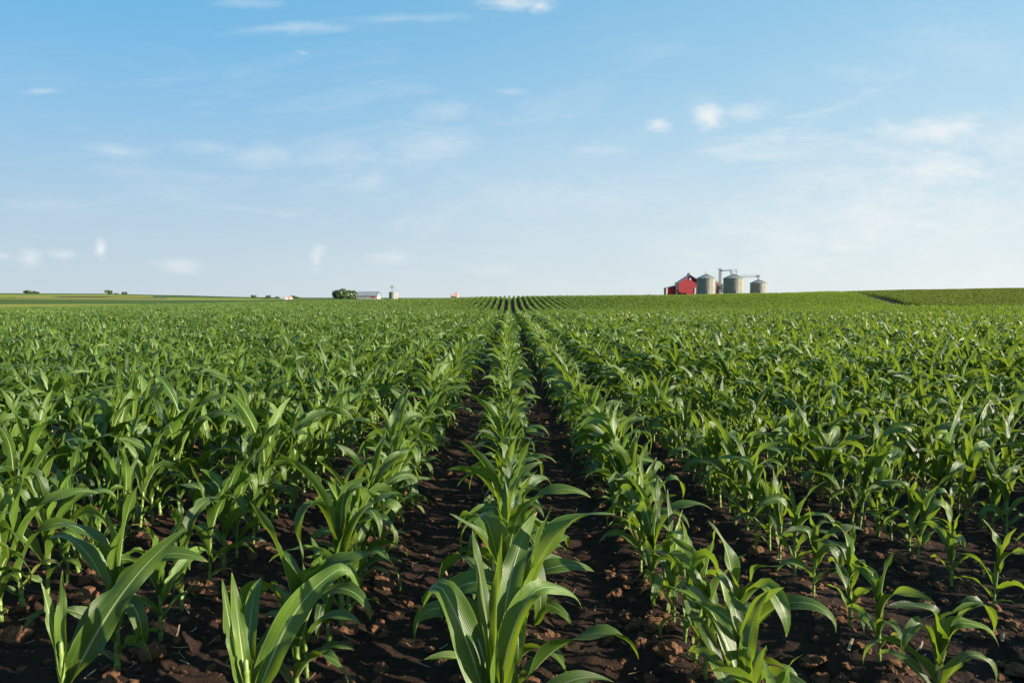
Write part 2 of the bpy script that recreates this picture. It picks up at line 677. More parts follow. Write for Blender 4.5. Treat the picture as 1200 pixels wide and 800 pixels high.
def track_edge(x, y):
    """>0 on the far side of the grass track at the right of the field"""
    pts = [(86, 172), (71, 150), (58, 112), (47, 84), (40.5, 68), (41, 62.5), (46, 60.5), (60, 60), (140, 62)]
    best, sg = 1e9, 1
    for (x0, y0), (x1, y1) in zip(pts, pts[1:]):
        dx, dy = x1 - x0, y1 - y0
        t = max(0, min(1, ((x - x0) * dx + (y - y0) * dy) / (dx * dx + dy * dy)))
        ex, ey = x - x0 - t * dx, y - y0 - t * dy
        d = math.hypot(ex, ey)
        if d < best:
            best, sg = d, (1 if dx * ey - dy * ex > 0 else -1)
    return best * sg


plants = []      # (row, x, y, size)
for k_ in range(-26, 27):
    x = ROW0 + k_ * ROW
    y = FIRST.get(k_, 2.2 + prng.uniform(0, .3))
    fixed = FIXED.get(k_, [])
    i = 0
    while y < 36:
        if i < len(fixed):
            y = fixed[i]
        jx = prng.gauss(0, .018)
        if abs(x) < .92 * y + 4:
            if i < len(fixed) or prng.random() > .02:
                plants.append((k_, x + jx, y, plant_size(k_, y)))
        y += max(.09, prng.gauss(.142 if y > 2.8 else .20, .035))
        i += 1
near = [p for p in plants if in_frame(p[1], p[2], p[3])]
near.sort(key=lambda p: math.hypot(p[1], p[2]))
near = near[:296]
near_set = set((p[0], p[2]) for p in near)
rest = [p for p in plants if (p[0], p[2]) not in near_set]

# ------------------------------------------------------------------ corn: the near plants, each one its own thing
ORD = ("first second third fourth fifth sixth seventh eighth ninth tenth eleventh twelfth thirteenth fourteenth fifteenth sixteenth "
       "seventeenth eighteenth nineteenth twentieth").split()
ORD += ["twenty-" + o for o in ORD[:9]] + ["thirtieth"] + ["thirty-" + o for o in ORD[:9]] + ["fortieth"]


def row_phrase(k_):
    if k_ == 0:
        return "the centre row"
    return "the %s row %s of the centre row" % (ORD[abs(k_) - 1], "left" if k_ < 0 else "right")


SPECIAL = {
    (-2, 0): ("maize plant with one very broad leaf reaching up right, at the lower left corner", [
        dict(L=.76, W=.118, th0=26, th1=58, az=.55, z=.15, fold=.45, ruffle=.022, twist=-.1, roll=1.15, power=1.6),
        dict(L=.46, W=.062, th0=9, th1=22, az=2.75, z=.17, fold=.8, ruffle=.008, twist=.5, power=1.4),
        dict(L=.42, W=.054, th0=4, th1=14, az=1.9, z=.22, fold=1.1, ruffle=.006, twist=-.4, power=1.4),
        dict(L=.55, W=.078, th0=22, th1=120, az=1.3, z=.16, fold=.7, ruffle=.010, twist=.3, power=1.8),
        dict(L=.40, W=.055, th0=40, th1=150, az=-.3, z=.06, fold=.6, ruffle=.008, twist=.2, power=1.5),
    ]),
    (-1, 0): ("maize plant with upright pointed leaves and one broad arching leaf, bottom edge left of centre", [
        dict(L=.76, W=.112, th0=24, th1=104, az=.48, z=.15, fold=.5, ruffle=.018, twist=-.1, roll=1.05, power=2.2, kink=(.80, 70)),
        dict(L=.47, W=.072, th0=11, th1=4, az=2.9, z=.20, fold=.5, ruffle=.007, twist=.3, roll=-.5, power=1.2),
        dict(L=.44, W=.060, th0=8, th1=8, az=2.3, z=.24, fold=.9, ruffle=.006, twist=-.3, power=1.2),
        dict(L=.52, W=.074, th0=14, th1=95, az=1.7, z=.20, fold=.8, ruffle=.010, twist=.2, power=1.6),
        dict(L=.52, W=.066, th0=42, th1=130, az=-.25, z=.10, fold=.6, ruffle=.008, twist=.2, power=1.5),
        dict(L=.48, W=.060, th0=44, th1=150, az=3.0, z=.08, fold=.6, ruffle=.008, twist=.2, power=1.5),
        dict(L=.58, W=.076, th0=18, th1=130, az=1.0, z=.16, fold=.7, ruffle=.010, twist=.4, power=1.7),
    ]),
    (0, 0): ("maize plant at the near end of the centre row with a broad leaf bent left", [
        dict(L=.78, W=.112, th0=13, th1=52, az=2.62, z=.12, fold=.4, ruffle=.016, twist=.2, roll=-.42, power=1.6, kink=(.64, 115)),
        dict(L=.70, W=.106, th0=11, th1=74, az=1.05, z=.17, fold=.7, ruffle=.015, twist=.3, roll=.35, power=2.0),
        dict(L=.46, W=.072, th0=36, th1=125, az=.25, z=.10, fold=.6, ruffle=.008, twist=.1, roll=.3, power=1.5),
        dict(L=.52, W=.060, th0=5, th1=18, az=2.0, z=.26, fold=1.2, ruffle=.008, twist=.3, power=1.4),
        dict(L=.50, W=.054, th0=4, th1=12, az=.5, z=.28, fold=1.2, ruffle=.006, twist=.3, power=1.4),
        dict(L=.62, W=.082, th0=14, th1=120, az=.55, z=.22, fold=.8, ruffle=.012, twist=.3, roll=.3, power=2.0, kink=(.6, 40)),
        dict(L=.50, W=.074, th0=12, th1=110, az=2.2, z=.20, fold=.8, ruffle=.012, twist=-.3, roll=-.2, power=2.0, kink=(.6, 40)),
    ]),
}
SPECIAL_LABEL = {
    (1, 0): "maize plant at the near end of the first row right of the centre row",
    (2, 0): "small maize plant cut by the bottom edge near the lower right corner",
    (2, 1): "short young maize plant on bare dark soil, second in its row, lower right",
}
lrng = random.Random(99)
count = {}
GROUP = "maize plants in the near rows"


def child(name, me, parent, loc=(0, 0, 0), rot=(0, 0, 0), s=1.0):
    o = bpy.data.objects.new(name, me)
    o.parent = parent
    o.location = loc
    o.rotation_euler = rot
    o.scale = (s, s, s) if not isinstance(s, tuple) else s
    COL.objects.link(o)
    return o


near.sort(key=lambda p: (p[0], p[2]))
for k_, x, y, s in near:
    n = count.get(k_, 0)
    count[k_] = n + 1
    z = gz(x, y) + float(soil_relief(np.array([x]), np.array([y]))[0])
    root = empty("corn_plant", (x, y, z), 0)
    root.rotation_euler = (lrng.gauss(0, .05), lrng.gauss(0, .05), 0)
    root.scale = (s, s, s)
    lab = "%s maize plant from the front in %s" % (ORD[n], row_phrase(k_))
    st = lrng.choice(STALK_LIB)
    child("stalk", st, root, rot=(0, 0, lrng.uniform(0, 6.28)))
    if (k_, n) in SPECIAL:
        lab, leaves = SPECIAL[(k_, n)]
        for lf in leaves:
            lf = dict(lf)
            az, lz = lf.pop('az'), lf.pop('z')
            V, F, UV = leaf_geo(lrng, nl=28, na=8, **lf)
            child("leaf", mesh_np("leaf", V, F, [M_LEAF], UV), root, (0, 0, lz), (0, 0, az))
    else:
        lab = SPECIAL_LABEL.get((k_, n), lab)
        for rank, az, tx, ty, ls in plant_plan(lrng, s < .72):
            child("leaf", lrng.choice(LEAF_LIB[rank]), root, (0, 0, RANKS[rank]['z']), (tx, ty, az), ls)
    tag(root, lab, "maize plant", GROUP)

# ------------------------------------------------------------------ corn: the rest of the field as one mass
frng = random.Random(31)
sources = []
N1, N2 = 12, 8
for q in range(N1):
    sources.append(plant_mesh("corn", frng, [((0, 0), 1.0)], 11, 2, 6))
for q in range(N2):
    specs = [((frng.gauss(0, .02), -.43 + .143 * i + frng.gauss(0, .03)), frng.uniform(.80, 1.05)) for i in range(7)]
    sources.append(plant_mesh("corn", frng, specs, 7, 2, 4))
pts, rots, scl, idx = [], [], [], []
for k_, x, y, s in rest:
    pts.append((x, y, 0))
    rots.append((frng.gauss(0, .05), frng.gauss(0, .05), frng.choice((0, math.pi)) + frng.gauss(0, .15)))
    scl.append((s, s, s))
    idx.append(frng.randrange(N1))
for k_ in range(-190, 191):
    x = ROW0 + k_ * ROW
    y = 36.5 if abs(k_) <= 26 else max(2.6, 0.0)
    while y < 142:
        if abs(x) < .80 * y + 5:
            e = track_edge(x, y) if x > 25 else -99
            if e < -1.2:
                pts.append((x, y, 0))
                rots.append((0, 0, frng.choice((0, math.pi))))
                s = frng.gauss(.86, .05)
                w = .88 - .24 * min(1, max(0, (y - 40) / 35))
                scl.append((s * w, 1.0, s))
                idx.append(N1 + frng.randrange(N2))
        y += 1.0
pts = np.array(pts)
pts[:, 2] = ground_z(pts[:, 0], pts[:, 1]) + soil_relief(pts[:, 0], pts[:, 1]) * (pts[:, 1] < 36)
scatter("corn_field", pts, rots, scl, idx, sources, "long straight rows of green maize running to the horizon", "maize field")

# ------------------------------------------------------------------ the paler crop beyond the grass track
M_SOY = leaf_material("soy_leaf", (.085, .118, .010), (.115, .145, .015), (.20, .25, .03), .2, .05, .02)


def tuft_mesh(name, rng, n, size, w, l, h):
    V, F, U = [], [], []
    for i in range(n):
        p = Vector((rng.uniform(-size, size), rng.uniform(-size, size), h * rng.random() ** .6))
        d = Vector((rng.gauss(0, 1), rng.gauss(0, 1), rng.gauss(.3, .6))).normalized()
        s = d.cross(Vector((rng.gauss(0, 1), rng.gauss(0, 1), rng.gauss(0, 1)))).normalized()
        b = len(V)
        for a, c, uv in ((-.0, 0, (.5, .1)), (.5, .5, (.9, .5)), (0, 1, (.5, .9)), (-.5, .5, (.1, .5))):
            V.append(p + s * a * w + d * c * l)
            U.append(uv)
        F.append((b, b + 1, b + 2, b + 3))
    return mesh_np(name, V, F, [M_SOY], U, False)


srcs = [tuft_mesh("soybeans", frng, 170, .56, .09, .11, .5) for q in range(5)]
pts, rots, scl, idx = [], [], [], []
y = 59.0
while y < 185:
    x = 30.0
    step = .75 if y < 110 else 1.0
    while x < .82 * y + 6:
        e = track_edge(x, y)
        if e > 2.2:
            pts.append((x + frng.gauss(0, .2), y + frng.gauss(0, .2), 0))
            rots.append((0, 0, frng.uniform(0, 6.28)))
            s = frng.uniform(.8, 1.15)
            scl.append((s, s, s * 1.05))
            idx.append(frng.randrange(5))
        x += step
    y += step
pts = np.array(pts)
pts[:, 2] = ground_z(pts[:, 0], pts[:, 1])
scatter("soybean_field", pts, rots, scl, idx, srcs, "paler yellow green crop on the rise at right beyond the dark edge", "crop field")

# ------------------------------------------------------------------ clods and crop residue on the soil
M_CLOD = simple_mat("soil_clod", (.055, .029, .017), (.21, .105, .055), 8, .95, .1, bump=.004, coord='Object')
M_STRAW = simple_mat("straw", (.17, .115, .065), (.33, .25, .15), 9, .8, .2)


def clod_mesh(rng):
    bm = bmesh.new()
    bmesh.ops.create_icosphere(bm, subdivisions=3, radius=1.0)
    o = Vector((rng.uniform(0, 99), rng.uniform(0, 99), rng.uniform(0, 99)))
    from mathutils import noise
    for v in bm.verts:
        c = v.co.copy()
        r = 1 + .55 * noise.noise(c * 1.1 + o) + .30 * noise.noise(c * 2.7 + o) + .14 * noise.noise(c * 6 + o)
        v.co = c * r
        v.co.z *= .72
    me = bpy.data.meshes.new("soil_clods")
    bm.to_mesh(me)
    bm.free()
    me.materials.append(M_CLOD)
    return me


def straw_mesh(rng):
    n, L, w = 5, 1.0, rng.uniform(.05, .16)
    V, F = [], []
    bend, cur = rng.uniform(-.4, .4), rng.uniform(-.3, .3)
    for i in range(n + 1):
        t = i / n - .5
        for a in (-1, 0, 1):
            V.append((t * L, a * w / 2 + bend * t * t, .04 + cur * t * t + (abs(a) * -.03) + .02 * math.sin(7 * t)))
    for i in range(n):
        for j in range(2):
            q = i * 3 + j
            F.append((q, q + 1, q + 4, q + 3))
    return mesh_np("straw", V, F, [M_STRAW])


def soil_points(n, ymax, rng):
    """denser near the camera, and on the ridges rather than in the furrows"""
    out = []
    while len(out) < n:
        y = 1.4 + (ymax - 1.4) * rng.random() ** 1.6
        x = rng.uniform(-.85, .85) * (y + 1)
        out.append((x, y))
    return out


crng = random.Random(77)
P2 = soil_points(26000, 13, crng)
pts, rots, scl, idx = [], [], [], []
for x, y in P2:
    off = abs(((x - ROW0) / ROW + .5) % 1 - .5)          # 0 on the row, .5 mid furrow
    if crng.random() > 1.15 - off * 2.2:
        continue
    s = .004 + .026 * crng.random() ** 3.4
    if crng.random() < .05 and off < .32:
        s = crng.uniform(.026, .050)
    pts.append((x, y, -s * .12))
    rots.append((crng.uniform(-.5, .5), crng.uniform(-.5, .5), crng.uniform(0, 6.28)))
    scl.append((s * crng.uniform(.8, 1.3), s * crng.uniform(.8, 1.3), s))
    idx.append(crng.randrange(9))
pts = np.array(pts)
pts[:, 2] += ground_z(pts[:, 0], pts[:, 1]) + soil_relief(pts[:, 0], pts[:, 1])
scatter("soil_clods", pts, rots, scl, idx, [clod_mesh(crng) for q in range(9)], "crumbled brown clods of soil along the maize rows", "soil clods")
pts, rots, scl, idx = [], [], [], []
for x, y in soil_points(4200, 13, crng):
    off = abs(((x - ROW0) / ROW + .5) % 1 - .5)
    if crng.random() > 1.1 - off * 1.2:
        continue
    s = .015 + .075 * crng.random() ** 2.4
    pts.append((x, y, .006))
    rots.append((crng.gauss(0, .22), crng.gauss(0, .22), crng.uniform(0, 6.28)))
    scl.append((s, s * crng.uniform(.5, 1.1), s * .8))
    idx.append(crng.randrange(8))
pts = np.array(pts)
pts[:, 2] += ground_z(pts[:, 0], pts[:, 1]) + soil_relief(pts[:, 0], pts[:, 1])
scatter("crop_residue", pts, rots, scl, idx, [straw_mesh(crng) for q in range(8)], "scattered bits of dry straw and old stalk on the soil", "crop residue")

# ------------------------------------------------------------------ far fields on the left, as strips of other crops
def field_strip(name, u0, u1, d0, d1, mat, label, lift=.5, wob=.03):
    nu, nd = 60, 14
    V, F = [], []
    sd = random.Random(name + str(d0) + str(u0)).uniform(0, 50)
    for j in range(nd + 1):
        for i in range(nu + 1):
            u = u0 + (u1 - u0) * i / nu
            d = d0 + (d1 - d0) * j / nd
            if j in (0, nd):
                d *= 1 + wob * math.sin(u * 9 + sd)
            V.append((u * d, d, 0))
    V = np.array(V)
    V[:, 2] = ground_z(V[:, 0], V[:, 1]) + lift
    n = len(V)
    ring = [i for i in range(nu + 1)] + [j * (nu + 1) + nu for j in range(1, nd + 1)] + \
           [nd * (nu + 1) + i for i in range(nu - 1, -1, -1)] + [j * (nu + 1) for j in range(nd - 1, 0, -1)]
    low = V[ring].copy()
    low[:, 2] -= lift + 1.0
    V = np.concatenate([V, low])
    for j in range(nd):
        for i in range(nu):
            q = j * (nu + 1) + i
            F.append((q, q + 1, q + nu + 2, q + nu + 1))
    m = len(ring)
    for i in range(m):
        F.append((ring[(i + 1) % m], ring[i], n + i, n + (i + 1) % m))
    o = link(bpy.data.objects.new(name, mesh_np(name, V, F, [mat], None, False)))
    return tag(o, label, None, None, 'structure')


def crop_mat(name, c0, c1):
    return simple_mat(name, c0, c1, .08, .95, .1, coord='Object', bump=.25)


M_YEL = crop_mat("yellow_crop", (.20, .195, .03), (.26, .235, .042))
M_GRN = crop_mat("green_crop", (.048, .085, .016), (.068, .108, .021))
M_BRI = crop_mat("bright_crop", (.17, .19, .028), (.21, .22, .035))
M_TAN = crop_mat("tan_crop", (.19, .16, .062), (.235, .185, .085))
M_DRK = crop_mat("dark_crop", (.035, .07, .022), (.05, .085, .026))
field_strip("field_verge", -.95, -.54, 165, 215, M_YEL, "yellow strip of grass just beyond the maize on the left", .5)
field_strip("field_middle", -.95, -.20, 222, 430, M_GRN, "mid green field beyond the yellow strip", .6)
field_strip("field_bright", -.95, -.22, 450, 600, M_BRI, "bright yellow green strip of field at left", .6)
field_strip("field_tan", -.72, -.50, 620, 820, M_TAN, "tan strip of ripe field at far left", .6)
field_strip("field_light", -.50, -.16, 640, 900, M_BRI, "light green field by the far houses", .7)
field_strip("field_far", -.95, -.52, 900, 1250, M_BRI, "yellow green field high on the far slope", .8)
field_strip("field_skyline", -.95, -.10, 1300, 1900, M_DRK, "dark green field along the left skyline", 1.0)

# ------------------------------------------------------------------ mesh pieces for the farm buildings
class MB:
    def __init__(self):
        self.V, self.F = [], []

    def add(self, vs, fs):
        b = len(self.V)
        self.V += [tuple(v) for v in vs]
        self.F += [tuple(q + b for q in f) for f in fs]
        return self

    def box(self, x0, x1, y0, y1, z0, z1):
        vs = [(x, y, z) for z in (z0, z1) for y in (y0, y1) for x in (x0, x1)]
        return self.add(vs, [(0, 2, 3, 1), (4, 5, 7, 6), (0, 1, 5, 4), (2, 6, 7, 3), (0, 4, 6, 2), (1, 3, 7, 5)])

    def prism(self, prof, y0, y1):
        """outline in x,z pushed from y0 to y1"""
        n = len(prof)
        vs = [(x, y0, z) for x, z in prof] + [(x, y1, z) for x, z in prof]
        fs = [tuple(range(n)), tuple(range(2 * n - 1, n - 1, -1))]
        for i in range(n):
            j = (i + 1) % n
            fs.append((i, i + n, j + n, j))
        return self.add(vs, fs)

    def bar(self, a, b, r, seg=6):
        a, b = Vector(a), Vector(b)
        d = (b - a).normalized()
        s = d.cross(Vector((0, 0, 1)) if abs(d.z) < .9 else Vector((1, 0, 0))).normalized()
        t = d.cross(s)
        vs = []
        for p in (a, b):
            for i in range(seg):
                an = 2 * math.pi * i / seg
                vs.append(p + (s * math.cos(an) + t * math.sin(an)) * r)
        fs = [(i, (i + 1) % seg, (i + 1) % seg + seg, i + seg) for i in range(seg)]
        fs += [tuple(range(seg - 1, -1, -1)), tuple(range(seg, 2 * seg))]
        return self.add(vs, fs)

    def lathe(self, prof, seg=40, c=(0, 0)):
        vs, fs = [], []
        for r, z in prof:
            for i in range(seg):
                an = 2 * math.pi * i / seg
                vs.append((c[0] + r * math.cos(an), c[1] + r * math.sin(an), z))
        for k_ in range(len(prof) - 1):
            for i in range(seg):
                j = (i + 1) % seg
                fs.append((k_ * seg + i, k_ * seg + j, (k_ + 1) * seg + j, (k_ + 1) * seg + i))
        fs.append(tuple(range(seg - 1, -1, -1)))
        fs.append(tuple((len(prof) - 1) * seg + i for i in range(seg)))
        return self.add(vs, fs)

    def build(self, name, mat, parent, smooth=False):
        me = mesh_np(name, self.V, self.F, [mat], None, smooth)
        bm = bmesh.new()
        bm.from_mesh(me)
        bmesh.ops.recalc_face_normals(bm, faces=bm.faces)
        bm.to_mesh(me)
        bm.free()
        o = link(bpy.data.objects.new(name, me))
        if parent:
            o.parent = parent
        return o


M_RED = simple_mat("red_boards", (.28, .014, .024), (.36, .022, .032), 1.5, .7, .3, wave=(0, 26.0, .03))
M_WHITE = simple_mat("white_paint", (.52, .52, .50), (.60, .60, .58), 2, .6, .4)
M_SHED = simple_mat("weathered_white_paint", (.20, .21, .215), (.26, .265, .265), 1, .7, .3)
M_GREYROOF = simple_mat("grey_roof", (.16, .175, .19), (.22, .23, .24), 1, .5, .5, wave=(1, 14.0, .03))
M_GALV = simple_mat("galvanised_steel", (.185, .172, .138), (.25, .235, .19), .8, .45, .5, wave=(2, 22.0, .025))
M_GALVROOF = simple_mat("galvanised_roof", (.20, .21, .20), (.26, .265, .245), .8, .45, .5)
M_STEEL = simple_mat("weathered_steel", (.16, .17, .18), (.26, .27, .28), 2, .6, .5)
M_DARK = simple_mat("dark_opening", (.02, .02, .022), (.035, .033, .03), 2, .8, .2)
M_RUST = simple_mat("rusty_steel", (.20, .07, .045), (.30, .11, .06), 2, .8, .2, bump=.02)
M_PINK = simple_mat("pale_red_roof", (.42, .25, .21), (.50, .31, .26), 1, .8, .2)
M_BEIGE = simple_mat("beige_wall", (.31, .29, .26), (.38, .35, .31), 1, .8, .2)

# ---- red barn
D = 305.0


def W(px, d=D):
    return at(px, 340, d).x


def H(py, d=D):
    return at(600, py, d).z


bx_ = W(808.7)
base = gz(bx_, D) - .1
barn = empty("red_barn", (bx_, D, base), R(-5))
tag(barn, "red gabled barn with a lower side shed, beside the grain bins", "barn")
zl = lambda py, d=D, b=base: H(py, d) - b
hw, eave, peak = W(808.7) - W(795), zl(331.5), zl(322.6)
MB().prism([(-hw, 0), (hw, 0), (hw, eave), (0, peak), (-hw, eave)], 0, 9).build('wall', M_RED, barn)
sl = (peak - eave) / hw
rf = MB()
for s in (-1, 1):
    rf.prism([(0, peak + .02), (s * (hw + .45), eave - sl * .45 + .02), (s * (hw + .45), eave - sl * .45 + .24), (0, peak + .24)], -.45, 9.45)
roof = rf.build('roof', M_GREYROOF, barn)
cup = MB().box(-.55, .55, 4.0, 5.1, peak - .3, peak + .75).build('cupola', M_RED, roof)
MB().prism([(-.75, peak + .75), (.75, peak + .75), (0, peak + 1.35)], 3.8, 5.3).build('cupola_roof', M_STEEL, roof)
MB().box(-.45, .45, -.12, .0, eave + 1.3, eave + 2.4).build('hay_door', M_WHITE, barn)
MB().box(1.9, 2.5, -.1, -.004, 0, zl(337.2)).build('door', M_WHITE, barn)
lw0, lw1 = W(781.6) - bx_, -hw - .05
e0, e1 = zl(337.6), zl(334.6)
MB().prism([(lw0, 0), (lw1, 0), (lw1, e1), (lw0, e0)], 1.0, 8.5).build('side_shed', M_RED, barn)
MB().prism([(lw0 - .4, e0 - .03), (lw1, e1 + .22), (lw1, e1 + .40), (lw0 - .4, e0 + .15)], .6, 8.9).build('side_shed_roof', M_GREYROOF, barn)
for nm, px, py in (('corner_post', 781.9, 337), ('corner_post', 793.4, 331.3)):
    MB().box(W(px) - bx_ - .3, W(px) - bx_ + .3, .3, .8, 0, zl(py)).build(nm, M_WHITE, barn)
MB().box(W(791.5) - bx_, W(796) - bx_, -.1, .0 - .004, zl(341.5), zl(339.5)).build('window', M_DARK, barn)


# ---- grain bins
def grain_bin(px0, px1, eave_py, peak_py, d, label):
    x0, x1 = W(px0, d), W(px1, d)
    cx, r = (x0 + x1) / 2, (x1 - x0) / 2
    b = gz(cx, d) - .1
    t = empty("grain_bin", (cx, d, b))
    tag(t, label, "grain bin", "galvanised grain bins by the red barn")
    ez, pz = H(eave_py, d) - b, H(peak_py, d) - b
    MB().lathe([(r, 0), (r, ez)], 56).build('wall', M_GALV, t, False)
    rp = MB().lathe([(r + .18, ez - .12), (r + .18, ez + .02), (r * .16, pz - .25), (r * .16, pz), (.05, pz + .05)], 36).build('roof', M_GALVROOF, t)
    rb = MB()
    for i in range(24):
        an = 2 * math.pi * (i + .5) / 24
        rb.bar(((r + .15) * math.cos(an), (r + .15) * math.sin(an), ez + .05), (r * .17 * math.cos(an), r * .17 * math.sin(an), pz - .22), .05, 4)
    rb.build('roof_rib', M_GALVROOF, rp)
    ld = MB()
    an = R(-62)
    ca, sa = math.cos(an), math.sin(an)
    for o in (-.22, .22):
        ld.bar(((r + .2) * ca - o * sa, (r + .2) * sa + o * ca, .3), ((r + .2) * ca - o * sa, (r + .2) * sa + o * ca, ez + .3), .04, 4)
    for i in range(int(ez / .35)):
        z = .4 + i * .35
        ld.bar(((r + .2) * ca + .22 * sa, (r + .2) * sa - .22 * ca, z), ((r + .2) * ca - .22 * sa, (r + .2) * sa + .22 * ca, z), .025, 4)
    ld.build('ladder', M_STEEL, t)
    dr = MB()
    an = R(-100)
    dr.box(-.5, .5, -r - .12, -r + .35, .4, 2.4)
    dr.build('door', M_STEEL, t)
    return t, cx, r, b + ez, b + pz


g1 = grain_bin(816.7, 837.8, 326.2, 320.9, 280, "middle sized grain bin next to the red barn")
g2 = grain_bin(847.8, 871.6, 326.2, 320.9, 290, "widest grain bin, in the middle of the three, topped by a platform")
g3 = grain_bin(879.4, 898.2, 331.8, 327.2, 296, "smallest grain bin, standing apart at the right end")

# ---- bucket elevator tower with its spouts
dT = 297.0
tx = W(843.6, dT)
tb = gz(tx, dT) - .1
leg = empty("grain_elevator", (tx, dT, tb))
tag(leg, "slim steel elevator tower between two grain bins with pipes at its head", "grain elevator")
th = H(316.4, dT) - tb
m = MB()
for sx in (-.45, .45):
    for sy in (-.45, .45):
        m.bar((sx, sy, 0), (sx, sy, th), .075, 5)
z = 0.0
while z < th - 1.2:
    for sx in (-.45, .45):
        m.bar((sx, -.45, z), (sx, .45, z + 1.2), .04, 4)
    for sy in (-.45, .45):
        m.bar((-.45, sy, z), (.45, sy, z + 1.2), .04, 4)
    z += 1.2
m.build('tower_frame', M_STEEL, leg)
m = MB()
m.box(-.22, -.03, -.16, .16, 0, th)
m.box(.03, .22, -.16, .16, 0, th)
m.build('casing', M_GALVROOF, leg)
MB().prism([(-.75, th - .2), (.75, th - .2), (.75, th + .35), (.35, th + .75), (-.35, th + .75), (-.75, th + .35)], -.45, .45).build('head', M_STEEL, leg)
loc = lambda px, py, d: tuple(at(px, py, d) - Vector((tx, dT, tb)))
MB().bar(loc(843.5, 317.2, dT), (g1[1] - tx, 280 - dT, g1[4] - tb + .9), .11, 6).bar((g1[1] - tx, 280 - dT, g1[4] - tb + .95), (g1[1] - tx, 280 - dT, g1[4] - tb - .1), .13, 6).build('spout', M_STEEL, leg)
m = MB()
p0, p1 = Vector((.5, 0, th - .3)), Vector(loc(856.0, 316.6, 291))
m.bar(p0, p1, .22, 6)
m.build('catwalk', M_STEEL, leg)
MB().bar(p1, (g2[1] - tx - .6, 290 - dT, g2[4] - tb - .1), .16, 6).build('spout', M_STEEL, leg)
MB().box(-.9, .9, -.8, .8, 0, 1.2).build('boot', M_STEEL, leg)

# ---- platform on the big bin and conveyor to the small bin
cv = empty("grain_conveyor", (g2[1], 290, g2[4] - 1.2))
tag(cv, "level grain conveyor reaching from the widest bin to the smallest bin", "conveyor")
z0 = g2[4] - 1.2
xa, xb = W(867, 291.5) - g2[1], W(888.3, 291.5) - g2[1]
zc = H(324.2, 291.5) - z0
m = MB()
m.box(xa, xb, 1.2, 1.75, zc - .15, zc + .2)
m.build('trough', M_STEEL, cv)
m = MB()
for i in range(14):
    x_ = xa + (xb - xa) * i / 13
    m.bar((x_, 1.2, zc + .2), (x_, 1.2, zc + .85), .03, 4)
m.bar((xa, 1.2, zc + .85), (xb, 1.2, zc + .85), .035, 4)
m.build('railing', M_STEEL, cv)
MB().box(xb - .55, xb + .55, .95, 2.0, zc - .35, zc + .75).build('drive_head', M_STEEL, cv)
MB().bar((xb, 1.5, zc - .3), (g3[1] - g2[1], 6, g3[4] - z0 - .15), .18, 6).build('spout', M_STEEL, cv)
pf = empty("roof_platform", (g2[1], 290, g2[4] - .1))
tag(pf, "small railed platform on the peak of the widest grain bin", "platform")
m = MB()
pw = (W(865.3, 290) - W(858.6, 290)) / 2
ph = H(315.2, 290) - g2[4]
for sx in (-pw, pw):
    m.bar((sx, 0, -.9), (sx, 0, ph), .12, 5)
    m.bar((sx, 1.2, -.9), (sx, 1.2, ph), .07, 5)
m.build('post', M_STEEL, pf)
m = MB()
m.box(-pw - .5, pw + .1, -.1, 1.3, ph * .45, ph * .45 + .08)
m.build('deck', M_GALVROOF, pf)
m = MB()
for q in (.75, 1.0):
    m.bar((-pw - .5, 0, ph * q), (pw, 0, ph * q), .045, 4)
    m.bar((-pw - .5, 1.2, ph * q), (pw, 1.2, ph * q), .045, 4)
m.build('railing', M_STEEL, pf)

# ---- dryer between the first two bins
dx_ = W(839.4, 300)
db = gz(dx_, 300)
dry = empty("grain_dryer", (dx_, 300, db))
tag(dry, "rust brown grain dryer standing between the barn side bin and the tower", "grain dryer")
hh = H(331.8, 300) - db
MB().box(-.9, .9, -1.0, 1.0, 0, hh).build('body', M_RUST, dry)
MB().prism([(-.9, hh), (.9, hh), (.3, hh + .9), (-.3, hh + .9)], -.6, .6).build('hood', M_STEEL, dry)
m = MB()
for i in range(7):
    m.box(-.95, .95, -1.06, -1.004, 1.0 + i * hh / 9, 1.12 + i * hh / 9)
m.build('louvre', M_STEEL, dry)
lx = W(846.2, 299)
lb = gz(lx, 299)
tk = empty("hopper_tank", (lx, 299, lb))
tag(tk, "dark narrow hopper tank against the left side of the widest bin", "tank")
hh = H(333.5, 299) - lb
MB().lathe([(.75, 1.5), (.75, hh), (.2, hh + .5)], 16).build('tank', M_STEEL, tk)
m = MB()
for sx in (-.6, .6):
    for sy in (-.6, .6):
        m.bar((sx, sy, 0), (sx, sy, 1.8), .08, 5)
m.build('stand', M_STEEL, tk)


